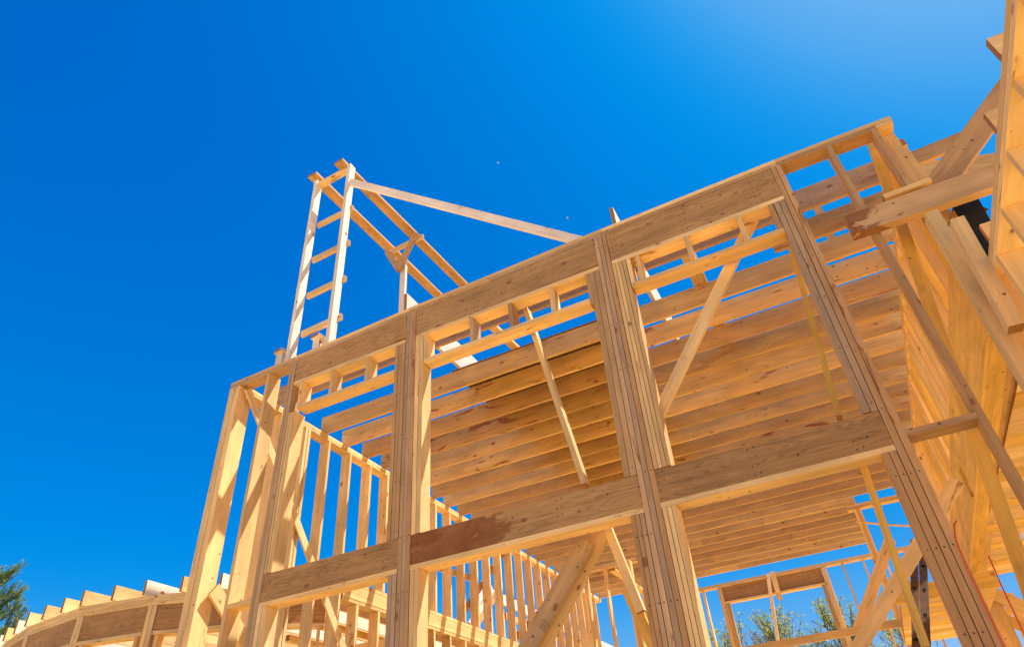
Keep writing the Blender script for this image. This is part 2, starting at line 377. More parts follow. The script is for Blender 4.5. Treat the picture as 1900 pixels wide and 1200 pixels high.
# upper headers + plate beneath
def header(x0, x1, z0, z1, mat, n=3, name='header'):
    if z1 is None: return sloped(name, x0, x1, ZH(x0) - .002, ZH(x1) - .002, ZH((x0 + x1) / 2) - .002 - z0, mat, y0=F0 + .003, y1=F1 - .003, n=n)
    m = MB()
    for i in range(n):
        st = (F1 - F0 - .006) / n; m.box(x0, x1, F0 + .003 + st * i, F0 + .003 + st * (i + 1) - .001, z0, z1, 'x')
    return m.build(name, mat, FW)
header(-4.438, -3.050, 5.468, None, BROWN)
header(-2.933, -1.037, 5.468, None, BROWN)
header(-0.918, 0.543, 5.468, None, BROWN)
for a, b_ in ((-4.438, -3.050), (-2.933, -1.037), (-0.918, 0.543)):
    fbox('header_plate', a, b_, 5.428, 5.466, 'x', PINE)  # warmer lumber than the posts: golden underside glow put into the colour
# transom plates and cripples
for a, b_, c in ((-4.350, -3.167, [-3.955, -3.52]), (-2.845, -1.172, [-2.34, -1.935, -1.525]), (-0.795, 0.450, [-0.715, -0.285, 0.155])):
    fbox('transom_plate', a, b_, 5.118, 5.156, 'x', PINE)  # golden underside glow is in the warmer lumber colour
    for x in c: fbox('cripple_stud', x, x + .038, 5.158, 5.426, 'z', OLD if random.random() < .5 else PINE)
    fbox('cripple_stud', a + .001, a + .036, 5.158, 5.426, 'z', PINE)
# mid headers
header(-4.474, -3.050, 3.280, 3.512, BROWN)
header(-2.960, -1.067, 3.280, 3.512, WETH)['label'] = 'header with a dark red soaked left end'
header(-0.955, 0.515, 3.280, 3.512, BROWN)
for a, b_ in ((-4.49, -3.069), (-2.965, -1.068), (-0.957, 0.514)):
    fbox('header_plate', a, b_, 3.242, 3.278, 'x', PINE, y0=F0 + .0015, y1=F1 - .0015)  # warmer lumber again stands for bounce light from below
# left narrow bay and right bay
fbox('blocking', -4.845, -4.553, 3.30, 3.335, 'x', PINE)
fbox('stud', 0.985, 1.023, GZ, ZH(1.0), 'z', OLD)
fbox('stud', 1.325, 1.362, GZ, 5.79, 'z', OLD)
fbox('sill_plate', 0.575, 0.984, 3.31, 3.348, 'x', OLD)
fbox('bottom_plate', -4.39, 0.38, 0.0, 0.018, 'x', OLD)
MB().box(1.385, 1.495, 4.465, 4.50, .1, 5.78, 'z').build('stud', PINE, FW)

# ------------------------------------------------------------------ LEFT SIDE WALL
LW = thing('side_wall_frame', 'long sunlit stud wall running back from the left corner post, above slatted shadows', 'wall frame', (-5.27, 5, 0))
def lbox(name, x0, x1, y0, y1, z0, z1, ax, mat=PINE): return MB().box(x0, x1, y0, y1, z0, z1, ax).build(name, mat, LW)
XL0, XL1 = -5.34, -5.20
for a, b_ in ((4.47, 7.6), (7.602, 11.4), (11.402, 15.4)):
    lbox('top_plate', XL0, XL1, a, b_, 5.684, 5.72, 'y')
for a, b_ in ((4.50, 6.2), (6.202, 9.9), (9.902, 15.4)):
    lbox('top_plate', XL0 + .002, XL1 - .001, a, b_, 5.646, 5.682, 'y')
ys = [4.96, 5.37, 5.42, 5.79, 6.21, 6.64, 7.04, 7.45, 7.86, 8.27, 8.68, 9.08, 9.5, 9.92, 10.34, 10.76, 11.18, 11.6, 12.02, 12.44, 12.86, 13.28, 13.7, 14.12, 14.54, 14.96]
for y in ys:
    z0 = 0.02 if y < 6.3 else 4.09
    lbox('stud', XL0, XL1, y + jit(.006), y + .037, z0, 5.645, 'z', PINE)
for z0, z1, d in ((4.045, 4.085, .002), (3.93, 4.043, 0), (3.89, 3.928, .004), (3.85, 3.888, -.001)):
    for a, b_ in ((6.28, 9.6), (9.602, 15.4)):
        lbox('rim_board', XL0, XL1 + d, a, b_, z0, z1, 'y', PINE)
for i in range(22):
    y = 6.55 + i * .42
    lbox('stud', XL0, XL1 - .004, y, y + .038, 0.02, 3.848, 'z')
def xb(px, py, x): return Xp(px, py, x)
bd('let_in_brace', xb(460, 722, -5.17), xb(640, 1210, -5.17), 0.09, 0.022, (0, 1, 0), PINE, LW)
bd('let_in_brace', xb(396, 1092, -5.17), xb(470, 1215, -5.17), 0.14, 0.03, (0, 1, 0), PINE, LW)
bd('let_in_brace', Xp(845, 1158, -5.37), Xp(936, 1020, -5.37), 0.10, 0.022, (0, 1, 0), OLD, LW)
bd('let_in_brace', Xp(945, 1195, -5.37), Xp(1030, 1105, -5.37), 0.12, 0.022, (0, 1, 0), OLD, LW)
bd('ledger_block', Xp(745, 1030, -5.37), Xp(880, 1074, -5.37), 0.09, 0.03, (0, 0, 1), PINE, LW)

# ------------------------------------------------------------------ CEILING JOISTS
CJ = thing('ceiling_joist_deck', 'long row of ceiling joists on edge spanning between the two side walls', 'joist deck', (-2, 8, 5.722))
Y0, DY = 5.71, 0.418
def XR(y): return 1.44 + .022 * (y - 6.8)
for k in range(-2, 24):
    y = Y0 + DY * k
    xl = -5.26 + jit(.03); xr = XR(y) + .10
    if k == -1: xl = 0.40
    if y > 12.5: xr = 0.55 + (y - 12.5) * .06
    mat = JOIST
    if k in (-2,): mat = OLD
    if k in (-1, 3): mat = STAIN
    sp = random.uniform(-3.2, -0.4)
    if k < 3 or random.random() < .45:
        m = MB().board((xl, y + .019, 5.841), (xr, y + .019, 5.841), 0.238, 0.038, (0, 0, 1), jit(.006))
    else:
        m = MB().board((xl, y + .019, 5.841), (sp, y + .019, 5.841), 0.238, 0.038, (0, 0, 1), jit(.004))
        m.board((sp - .0, y + .021, 5.840), (xr, y + .021, 5.840), 0.238, 0.038, (0, 0, 1), jit(.004))
    o = m.build('joist', mat, CJ)
    if k == 3: o['label'] = 'joist with dark reddish stain at its right end'
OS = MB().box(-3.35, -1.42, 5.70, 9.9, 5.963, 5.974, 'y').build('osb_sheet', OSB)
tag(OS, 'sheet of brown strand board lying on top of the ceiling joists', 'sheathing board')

# ------------------------------------------------------------------ RIGHT SIDE WALL
RW = thing('side_wall_frame', 'close set stud wall at the right end of the joists, standing on a deep plywood faced beam', 'wall frame', (1.5, 6, 0))
for i in range(29):
    y = 4.50 + i * .29; x0 = XR(y)
    MB().box(x0, x0 + .14, y, y + .037, 4.50, 5.645, 'z').build('stud', random.choice([PINE, YEL, PINE, PINE]), RW)  # yellow copies mixed in stand for golden bounce on this side
for z, d in ((5.702, 0), (5.664, .002)):
    MB().board((XR(4.48) + .07 + d, 4.48, z), (XR(16.0) + .07 + d, 16.0, z), 0.036, 0.14, (0, 0, 1)).build('top_plate', PINE, RW)
pa = Vector((XR(4.5) - .05, 4.5, 4.225)); pb = Vector((XR(12.5) - .04, 12.5, 4.16))
MB().board(pa, pb, 0.54, 0.02, (0, 0, 1)).build('plywood_beam', YEL, RW)['label'] = 'deep beam faced with bright yellow plywood'
for k, (dx, w, dz) in enumerate(((.045, .066, 0), (.112, .062, .004))):
    MB().board(pa + Vector((dx, 0, -.24 + dz)), pb + Vector((dx, 0, -.24 + dz)), 0.05, w, (0, 0, 1)).build('beam_flange', YEL, RW)
MB().board(pa + Vector((.19, 0, -.20)), pb + Vector((.19, 0, -.20)), 0.05, 0.085, (0, 0, 1)).build('ledger_strip', PINE, RW)
bd('beam_cleat', Xp(1782, 870, 1.40), Xp(1805, 922, 1.40), .05, .03, (0, 1, 0), YEL, RW)
# right room ceiling planks
RD = thing('plank_ceiling', 'underside of a floor of bright yellow boards to the right of the plywood faced beam', 'floor deck', (3, 7, 3.9))
y = 3.98; k = 0
while y < 11.6:
    w = 0.285
    MB().box(1.60, 6.5, y, y + w - .004, 3.96 + (k % 3) * .002, 3.998, 'x').build('board', PINE if k % 3 else YEL, RD); y += w; k += 1

# ------------------------------------------------------------------ PORCH WALL (foreground right)
PW = thing('porch_wall_frame', 'nearest stud wall at the right edge, a double top plate with studs seen from below', 'wall frame', (1.38, 3, 0))
px0, px1 = 1.31, 1.45
za, zb = 4.075, 3.985
for dz, d in ((0, 0), (-.039, .002)):
    MB().board((px0 + .052 + d, 1.2, za + .01 - .018 + dz), (px0 + .07 + d, 3.95, zb - .018 + dz), .037, .14, (0, 0, 1)).build('top_plate', PINE, PW)  # golden bounce on the plates put into the lumber colour
def zpl(y): return za + .01 + (zb - za - .01) * (y - 1.2) / 2.75 - .077
for y in (1.66, 2.07, 2.475, 2.885, 3.29, 3.68, 3.89):
    MB().box(px0 + .003, px1 - .003, y, y + .038, 0.05, zpl(y), 'z').build('stud', PINE, PW)
for (px, py) in ((1830, 73), (1825, 210), (1817, 417)):
    q = Xp(px, py, 1.395)
    MB().box(1.395, 2.6, q.y, q.y + .038, zpl(q.y) + .079, q.z, 'x').build('joist_end', PINE, PW)

# ------------------------------------------------------------------ RIGHT BAY TEMPORARY MEMBERS
def member(name, label, cat, a, b_, w, t, wd, mat=PINE, group=None, bow=None):
    return tag(bd(name, a, b_, w, t, wd, mat, None, bow), label, cat, group)
G = 'temporary braces in the frame'
member('horizontal_beam', 'stout horizontal board with brown stains at its square left end, fixed across the right bay', 'beam',
       Yp(1575, 424, 4.27), Yp(1900, 312, 4.27), .187, .075, (0, 0, 1), ESTAIN, bow=0)
member('wood_block', 'short flat offcut lying on top of the stained horizontal board', 'offcut',
       Yp(1640, 372, 4.29), Yp(1727, 340, 4.29), .038, .09, (0, 0, 1), PINE, bow=0)
member('diagonal_brace', 'wide pale board rising steeply to the right behind the nearest wall, cut against the sky', 'brace',
       Yp(1722, 372, 4.40), Yp(1905, 120, 4.40), .185, .04, (1, 0, -1), OLD, G)
member('horizontal_beam', 'grey brown board against the sky right of the front wall, behind the wide rising brace', 'beam',
       Yp(1655, 312, 5.0), Yp(1790, 258, 5.0), .15, .04, (0, 0, 1), OLD, bow=0)
member('horizontal_beam', 'board with a bright sunlit top edge behind the wide rising brace', 'beam',
       Yp(1660, 325, 6.4), Yp(1880, 300, 6.4), .22, .08, (0, 0, 1), PINE, bow=0)
member('hanging_stud', 'post standing beside the stained horizontal board, longest of the pair on the plywood faced beam', 'stud',
       Yp(1728, 402, 4.05), Yp(1960, 790, 4.05), .075, .12, (1, 0, 0), PINE, bow=0)  # golden lumber tone includes bounced light
member('hanging_stud', 'shorter stud of the pair, ending in a square sawn foot beside the nearest wall', 'stud',
       Yp(1775, 412, 3.85), Yp(1885, 610, 3.85), .075, .09, (1, 0, 0), PINE, bow=0)  # bounced light is in the golden tone here too
member('leaning_stud', 'bright yellow stud leaning inside the right end of the front wall, under its top plate', 'stud',
       Yp(1617, 262, 4.60), Yp(1930, 1150, 4.60), .075, .05, (1, 0, 0), YEL, G, bow=0)
member('leaning_stud', 'thin stick slanting in the upper opening just left of the right laminated post', 'stud',
       Yp(1468, 462, 4.58), Yp(1558, 775, 4.58), .038, .089, (1, 0, 0), YEL, G)
member('diagonal_brace', 'long diagonal brace crossing the upper opening left of the right laminated post', 'brace',
       Yp(1408, 385, 4.52), Yp(1222, 770, 4.52), .09, .038, (1, 0, 0), PINE, G)
member('leaning_stud', 'thin sunlit stick slanting across the middle upper opening in front of the joists', 'stud',
       Yp(977, 575, 4.56), Yp(1087, 900, 4.56), .042, .089, (1, 0, 0), PINE, G)
member('leaning_stud', 'upright yellow stick in the lower right opening, hung from the header', 'stud',
       Yp(1603, 868, 4.52), Yp(1718, 1200, 4.52), .042, .06, (1, 0, 0), YEL, G, bow=0)
LB = thing('diagonal_brace', 'doubled diagonal brace with a printed grade stamp in the lower middle opening', 'brace', Yp(1100, 985, 4.60), G)
a, b_ = Yp(1106, 984, 4.62), Yp(966, 1240, 4.62)
bd('board', a + Vector((.03, .043, .0)), b_ + Vector((.03, .043, 0)), .14, .036, (1, 0, 0), PINE, LB, 0)
a2 = Yp(1090, 1003, 4.58)
bd('board', a2, b_ + Vector((-.02, -.03, 0)), .125, .036, (1, 0, 0), OLD, LB, 0)
# grade stamp
sm = MB(); cc = Yp(1010, 1160, 4.555); ax = (a2 - b_).normalized(); up = Vector((0, -1, 0)).cross(ax).normalized()
def line(p, q): sm.tube([cc + ax * p[0] + up * p[1], cc + ax * q[0] + up * q[1]], .0012, 4)
for r in (((-.03, -.03), (.03, -.03)), ((.03, -.03), (.03, .03)), ((.03, .03), (-.03, .03)), ((-.03, .03), (-.03, -.03)), ((-.015, -.02), (-.015, .02)), ((0, -.02), (0, .02)), ((.015, -.012), (.015, .02))): line(*r)
st = sm.build('grade_stamp', DARK, LB)
LC = thing('leaning_stud', 'two piece yellow stick slanting beside the doubled diagonal brace, lapped halfway down', 'stud', Yp(1130, 985, 4.7), G)
bd('board', Yp(1128, 980, 4.60), Yp(1190, 1135, 4.60), .06, .05, (1, 0, 0), PINE, LC, 0)
bd('board', Yp(1165, 1095, 4.63), Yp(1225, 1225, 4.63), .075, .05, (1, 0, 0), YEL, LC, 0)
member('diagonal_brace', 'broad diagonal brace rising to the right in the lower right opening', 'brace',
       Yp(1776, 892, 6.9), Yp(1580, 1222, 6.9), .115, .038, (1, 0, 0), PINE, G)
member('diagonal_brace', 'thin diagonal brace behind the broad one in the lower right opening', 'brace',
       Yp(1652, 1000, 11.5), Yp(1590, 1175, 11.5), .15, .038, (1, 0, 0), PINE, G)
member('stub_block', 'pinkish sunlit block end at the right edge, in front of the yellow ceiling boards', 'offcut',
       Yp(1893, 992, 3.6), Yp(1915, 1000, 3.6), .03, .03, (0, 0, 1), PALE, bow=0)

# black bracket hanging by the stained beam
BR = thing('wall_jack_bracket', 'black box shaped bracket with dark steel triangles wedged beside the hanging studs', 'bracket', Yp(1790, 390, 4.6))
bd('black_body', Yp(1790, 382, 4.5), Yp(1845, 485, 4.5), .16, .10, (1, 0, 0), BLACK, BR, 0)
bd('yellow_backing', Yp(1772, 400, 4.52), Yp(1830, 500, 4.52), .03, .12, (1, 0, 0), YEL, BR, 0)
for pts in (((1802, 375), (1835, 388), (1812, 402), (1802, 375)), ((1765, 400), (1748, 447), (1762, 436), (1765, 400))):
    tm = MB(); V3 = [Yp(*p, 4.46) for p in pts[:3]]; ce = (V3[0] + V3[1] + V3[2]) / 3; o_ = []
    for dy in (0, .01):
        for sc_ in (1.0, .62):
            for v_ in V3: tm.v.append(tuple(ce + (v_ - ce) * sc_ + Vector((0, dy, 0))))
    for i in range(3):
        j = (i + 1) % 3
        for f_ in ((i, j, j + 3, i + 3), (i + 6, i + 9, j + 9, j + 6), (i, i + 6, j + 6, j), (i + 3, j + 3, j + 9, i + 9)):
            tm.f.append(f_); tm.mi.append(0); tm.uv.append(((0, 0),) * 4)
    tm.build('steel_triangle', STEEL, BR)

# ------------------------------------------------------------------ SCAFFOLD TOWER
TW = thing('timber_scaffold_tower', 'tall ladder like timber frame standing on the left end of the front wall', 'scaffold', (-4.5, 4.5, 6.1))
T = 4.50
for xa, xb_ in ((-4.765, -4.775), (-4.195, -4.215)):
    bd('tower_post', (xb_, T + .045, 5.87), (xa, T + .045, 8.99), .05, .105, (1, 0, 0), PALE, TW, 0)
for i, z in enumerate((8.93, 8.185, 7.555, 6.96, 6.38)):
    if i == 0: bd('rung', (-4.74, T + .055, 8.93), (-4.22, T + .055, 8.97), .04, .09, (0, 0, 1), PINE, TW, 0)
    else: bd('rung', (-4.73, T + .12, z), (-4.155, T + .12, z + .03), .078, .038, (0, 0, 1), PINE, TW, 0)
for x in (-4.79, -4.335):
    m = bd('plank', (x, T - .07, 9.065), (x + (.12 if x < -4.5 else .20), 8.6, 9.065), .038, .15, (0, 0, 1), BROWN, TW, .003)
q = Yp(660, 330, T); q2 = Yp(1095, 452, T + .3)
bd('long_brace', (-4.17, T + .02, q.z), (q2.x, q2.y, q2.z - .0), .10, .036, (0, 0, 1), PALE, TW, 0)
# mid support
s1 = Vector((-4.47, 6.20, 0))
bd('mid_post', (s1.x, s1.y, 5.9), (s1.x + .02, s1.y, 8.80), .09, .05, (1, 0, 0), PALE, TW, 0)
bd('mid_crosspiece', (-4.75, 6.16, 8.93), (-4.08, 6.16, 8.97), .075, .04, (0, 0, 1), PINE, TW, 0)
bd('mid_brace', (-4.72, 6.12, 8.93), (-4.47, 6.12, 8.42), .10, .038, (1, 0, 0), OLD, TW, 0)
bd('mid_brace', (-4.16, 6.08, 9.0), (-4.47, 6.08, 8.40), .10, .038, (1, 0, 0), OLD, TW, 0)
# base boards on stubs
for x in (-4.915, -4.385):
    bd('base_board', (x, 4.47, 6.135), (x + .12, 5.3, 6.135), .035, .125, (0, 0, 1), PALE, TW, 0)
    bd('base_stub', (x - .0, 4.53, 5.84), (x, 4.53, 6.115), .09, .05, (1, 0, 0), PALE, TW, 0)

# fins: joists on edge rising behind the top plate
for (pa_, pb_), lab in ((((750, 546), (757, 546)), 'pinkish joist end poking above the top plate right of the scaffold tower'), (((1130, 387), (1137, 386)), 'narrow joist end poking above the top plate over the third laminated post')):
    q = Yp(*pa_, 4.56)
    tag(MB().box(q.x, q.x + .038, 4.56, 6.8, 5.965, q.z, 'y').build('joist_end', PALE), lab, 'joist end')
# back rail and posts above joists seen through upper openings
for px, top_, lab in ((1500, 372, 'upper'), (1600, 395, 'lower')): pass
member('upright_stick', 'pale upright stick above the joists right of the right laminated post', 'stud',
       Yp(1500, 350, 7.4), Yp(1560, 480, 7.4), .09, .04, (1, 0, 0), OLD)
member('flat_plank', 'flat plank running back above the joists, crossing the gaps of the third bay', 'plank',
       (-0.35, 4.9, 5.985), (-0.35, 8.4, 5.985), .035, .14, (0, 0, 1), PINE, bow=0)
member('flat_plank', 'flat plank crossing the sky gaps behind the middle cripple studs', 'plank',
       (-2.55, 5.0, 5.985), (-2.35, 8.4, 5.985), .035, .09, (0, 0, 1), PINE, bow=0)
member('flat_plank', 'long flat sunlit plank on the joists behind the right half of the front wall', 'plank',
       (-1.2, 7.35, 5.985), (1.4, 7.35, 5.985), .035, .14, (0, 0, 1), PALE, bow=0)

# ------------------------------------------------------------------ REAR WALLS
def wall_thing(name, label, loc): return thing(name, label, 'wall frame', loc)
BW = wall_thing('rear_window_wall', 'far rear stud wall with a large window opening and trees beyond it', (-1, 16.4, 0))
def rb(par, name, x0, x1, y0, y1, z0, z1, ax, mat=PINE): return MB().box(x0, x1, y0, y1, z0, z1, ax).build(name, mat, par)
Yb = 16.4
for z in (5.745, 5.705): rb(BW, 'top_plate', -3.6, 2.2, Yb, Yb + .14, z, z + .038, 'x')
for x in (-3.5, -3.075, 0.0, 0.42, 0.84, 1.26, 1.7, 2.1): rb(BW, 'stud', x, x + .038, Yb, Yb + .14, 1.5, 5.70, 'z')
for x0, x1 in ((-2.72, -2.63), (-0.44, -0.33)): plies((x0, x1), (x0, x1), Yb, Yb + .14, 1.5, 5.70, 3).build('post', PINE, BW)
for x0, x1 in ((-2.625, -2.53), (-0.53, -0.445)): plies((x0, x1), (x0, x1), Yb + .005, Yb + .14, 1.5, 5.34, 2).build('trimmer_stud', OLD, BW)
rb(BW, 'header', -2.628, -0.442, Yb + .06, Yb + .13, 5.39, 5.70, 'x', BROWN)
rb(BW, 'header_plate', -2.628, -0.442, Yb, Yb + .14, 5.345, 5.385, 'x')
member('hanging_board', 'short board hanging over the far window header', 'board', Yp(1432, 1060, 16.3), Yp(1448, 1112, 16.3), .10, .04, (1, 0, 0), PINE, bow=0)
member('upright_stick', 'thin white sunlit stick standing in the middle of the far window', 'stud', Yp(1424, 1064, 14.2), Yp(1450, 1230, 14.2), .06, .05, (1, 0, 0), PALE, bow=0)
member('guard_rail', 'long horizontal board crossing low in front of the far window', 'rail', Yp(1380, 1206, 11.0), Yp(1710, 1148, 11.0), .10, .038, (0, 0, 1), PINE, bow=0)
# doorway frame in the lower right opening
DF = wall_thing('doorway_frame', 'tall doorway frame of doubled studs in front of the last joists, yellow rope tied to it', (0.5, 12.8, 0))
Yd = 12.8
for z in (5.63, 5.67): rb(DF, 'top_plate', 0.40, 2.4, Yd, Yd + .14, z, z + .037, 'x')
plies((0.44, 0.56), (0.50, 0.61), Yd, Yd + .14, 1.0, 5.625, 3).build('post', PINE, DF)
rb(DF, 'stud', 1.72, 1.76, Yd, Yd + .14, 1.0, 5.625, 'z')
rope = MB(); a = Vector((0.46, 12.75, 5.40)); b2 = Vector((2.2, 12.75, 5.02))
rope.tube([a.lerp(b2, i / 10) + Vector((0, 0, -.09 * math.sin(3.14 * i / 10))) for i in range(11)], .016, 6)
tag(rope.build('yellow_rope', YROPE), 'yellow rope strung from the doorway frame across the sky', 'rope')
# low boards at the bottom right (second deck far away)
FD = thing('plank_ceiling', 'distant board soffit low in the picture behind the brown ladder', 'floor deck', (2, 14, 3.6))
for i in range(10):
    y = 9.2 + i * .29
    rb(FD, 'board', 0.45, 1.45, y, y + .285, 3.35, 3.39, 'x', YEL if i % 2 else PINE)
rb(FD, 'rim_board', 0.42, 1.46, 9.12, 9.16, 3.33, 3.50, 'x', YEL)
for x in (0.6, 1.05): rb(FD, 'stud', x, x + .038, 9.2, 9.3, 3.40, 4.2, 'z')

# left rear wall
NW = wall_thing('rear_stud_wall', 'narrow rear stud wall closing the left end of the joist deck, lit in patches', (-4.4, 13.2, 0))
for z in (5.74, 5.70): rb(NW, 'top_plate', -5.19, -3.60, 13.2, 13.34, z, z + .037, 'x')
for x in (-4.74, -4.33, -3.80): rb(NW, 'stud', x, x + .038, 13.2, 13.34, 1.5, 5.70, 'z')
plies((-3.80, -3.66), (-3.80, -3.66), 12.9, 13.04, 1.5, 5.66, 3).build('post', PINE, NW)
MB().box(-4.25, -4.11, 13.35, 16.5, 5.66, 5.70, 'y').build('top_plate', PINE, NW)
for y in (14.6, 15.3, 16.0): rb(NW, 'stud', -4.2, -4.1, y, y + .038, 1.5, 5.66, 'z')
MB().box(-3.62, -3.48, 13.35, 16.5, 5.80, 5.84, 'y').build('top_plate', PINE, NW)
for y in (13.9, 14.5, 15.1, 15.7): rb(NW, 'stud', -3.6, -3.5, y, y + .038, 1.5, 5.8, 'z')
member('hanging_board', 'short board with a white sunlit end dangling in the lower middle opening', 'board', Yp(1082, 1080, 12.5), Yp(1075, 1106, 12.5), .08, .05, (1, 0, 0), PALE, bow=0)

# ------------------------------------------------------------------ CURVED WING
CW = thing('curved_bay_wall', 'low curved stud wall with header panels at the far left, joists resting on its top plates', 'wall frame', (-8, 5.2, 0))
cp = [Vector(p) for p in ((-11.2, 5.95, 0), (-10.1, 5.50, 0), (-9.18, 5.22, 0), (-8.03, 5.09, 0), (-7.10, 5.30, 0), (-6.2, 5.72, 0), (-5.45, 6.4, 0))]
for p, q in zip(cp, cp[1:]):
    d = (q - p).normalized(); nrm = Vector((-d.y, d.x, 0))
    def seg(z0, z1, name, mat, dep=.14, off=.07, e=.0):
        MB().board(p + d * e + nrm * off + Vector((0, 0, (z0 + z1) / 2)), q - d * e + nrm * off + Vector((0, 0, (z0 + z1) / 2)), z1 - z0, dep, (0, 0, 1)).build(name, mat, CW)
    seg(4.012, 4.05, 'top_plate', PINE, .14, .07); seg(3.972, 4.010, 'top_plate', PINE, .138, .07)
    seg(3.935, 3.970, 'top_plate', PINE, .136, .07)
    seg(3.66, 3.933, 'header', BROWN, .12, .07, .06); seg(3.62, 3.658, 'header_plate', PINE, .138, .07, .06)
    for r_, e in ((p, .028), (q, -.028)):
        c0 = r_ + d * e + nrm * .07
        MB().board(c0 + Vector((0, 0, .1)), c0 + Vector((0, 0, 3.933)), .05, .14, d).build('stud', PINE, CW)
    for e in (.12,):
        for c0 in (p + d * e + nrm * .07, q - d * e + nrm * .07):
            MB().board(c0 + Vector((0, 0, .1)), c0 + Vector((0, 0, 3.618)), .038, .136, d).build('stud', PINE, CW)
def cy(x):
    for p, q in zip(cp, cp[1:]):
        if x <= q.x: return p.y + (q.y - p.y) * (x - p.x) / (q.x - p.x)
    return cp[-1].y
WJ = thing('wing_joist_row', 'stepped row of pinkish sunlit joists on the curved wall at the lower left', 'joist deck', (-8, 6, 4.05))
x = -10.865
while x < -5.6:
    y = cy(x) - .04
    MB().board((x, y, 4.135), (x, 13.0, 4.135), .165, .038, (0, 0, 1), 0).build('joist', PALE if random.random() < .35 else PINE, WJ); x += .405
LJ = thing('lower_joist_deck', 'rows of boards seen through the lower left opening of the front wall', 'joist deck', (-7, 9, 3.4))
for i in range(9):
    y = 7.6 + i * .42
    MB().box(-9.0, -5.36, y, y + .038, 3.42, 3.70, 'x').build('joist', OLD if i % 2 else PINE, LJ)
MB().box(-5.9, -5.8, 7.0, 12, 3.75, 3.80, 'y').build('beam', YEL, LJ)
MB().box(-6.7, -6.6, 7.0, 12, 3.75, 3.82, 'y').build('beam', PINE, LJ)
# roof of the far wing
RF = thing('wing_roof_frame', 'pale roof truss with white top seen through the long side wall studs', 'roof truss', (-8, 15, 4.5))
bd('roof_beam', (-8, 14.9, 6.33), (-8, 24.5, 6.33), .24, .06, (0, 0, 1), PALE, RF, 0)
bd('roof_beam', (-7.9, 15.8, 5.9), (-7.9, 24.5, 5.9), .15, .06, (0, 0, 1), OLD, RF, 0)
for (a_, b3) in (((912, 1090), (872, 1160)), ((925, 1095), (875, 1170)), ((990, 1140), (945, 1200)), ((905, 1088), (875, 1135))):
    bd('web', Xp(*a_, -7.8), Xp(*b3, -7.8), .16, .05, (0, 1, 0), PALE if a_[0] < 915 else OLD, RF, 0)
bd('roof_beam', Xp(1060, 1185, -7.0), Xp(1100, 1215, -7.0), .2, .05, (0, 0, 1), OLD, RF, 0)

# ------------------------------------------------------------------ lower right detail
RP = wall_thing('far_room_frame', 'small sunlit frame of studs and blocks at the lower right corner, trees showing through', (3.0, 10.6, 0))
def P2(px, py, y=11.6): return Yp(px, py, y)
bd('post', P2(1812, 1085, 11.0), P2(1885, 1240, 11.0), .34, .10, (1, 0, 0), PINE, RP, 0)
bd('brace', P2(1818, 1090, 10.9), P2(1930, 1140, 10.9), .17, .04, (0, 0, 1), PINE, RP, 0)
bd('brace', P2(1862, 1145, 11.8), P2(1930, 1180, 11.8), .13, .04, (0, 0, 1), PINE, RP, 0)
bd('stud', P2(1848, 1100, 12.0), P2(1858, 1140, 12.0), .12, .04, (1, 0, 0), PINE, RP, 0)
bd('stud', P2(1870, 1100, 12.2), P2(1930, 1230, 12.2), .12, .04, (1, 0, 0), PINE, RP, 0)
bd('rail', P2(1850, 1138, 12.1), P2(1930, 1122, 12.1), .10, .04, (0, 0, 1), PINE, RP, 0)
# cords
def cord(pts, label, r=.0045):
    m = MB(); n = []
    for i in range(len(pts) - 1):
        for k in range(6): n.append(pts[i].lerp(pts[i + 1], k / 6))
    n.append(pts[-1]); n2 = n[:]
    for _ in range(3): n2 = [n2[0]] + [(n2[i - 1] + n2[i] * 2 + n2[i + 1]) / 4 for i in range(1, len(n2) - 1)] + [n2[-1]]
    m.tube(n2, r, 6); return tag(m.build('orange_cord', ORANGE), label, 'rope')  # a loose orange cord, sharing the rope category
cord([Yp(1775, 966, 4.4), Yp(1770, 972, 4.36), Yp(1773, 1000, 4.30), Yp(1791, 1045, 4.29), Yp(1829, 1125, 4.28), Yp(1874, 1225, 4.27)], 'orange cord hooked over and hanging beside the right laminated post')
cord([Yp(1834, 1030, 5.2), Yp(1860, 1090, 5.1), Yp(1905, 1185, 5.0), Yp(1930, 1240, 5.0)], 'orange red cord hanging at the right edge below the yellow ceiling boards')

# ------------------------------------------------------------------ LADDER
LD = thing('extension_ladder', 'brown extension ladder seen edge on, black rung holes in its two side rails', 'ladder', (0.4, 8, 0.2))
t0, t1 = Yp(1697, 990, 8.0), Yp(1703, 1210, 7.2)
dirl = (t1 - t0).normalized(); end = t0 + dirl * ((0.0 - t0.z) / dirl.z)
side = (Vector((1, 0, 0)) - dirl * dirl.x).normalized()
dep = (t0 - EYE); dep = (dep - dirl * dep.dot(dirl)).normalized(); side = dep.cross(dirl).normalized(); side = side if side.x > 0 else -side
for s_ in (0, 1):
    for dd in (0, .42):
        o_ = side * (.075 * s_ - .01) + dep * (dd if dep.y > 0 else -dd)
        bd('rail', t0 + o_ + (-dirl) * (0 if s_ else -.1), end + o_, .068, .03, side, FIBRE, LD, 0)
for i in range(11):
    for s_ in (0, 1):
        c0 = t0 + dirl * (.16 + i * .30) + side * (.075 * s_ - .01)
        dd = dep if dep.y > 0 else -dep
        MB().tube([c0 - dd * .022, c0 + dd * .44], .016, 8).build('rung', DARK, LD)

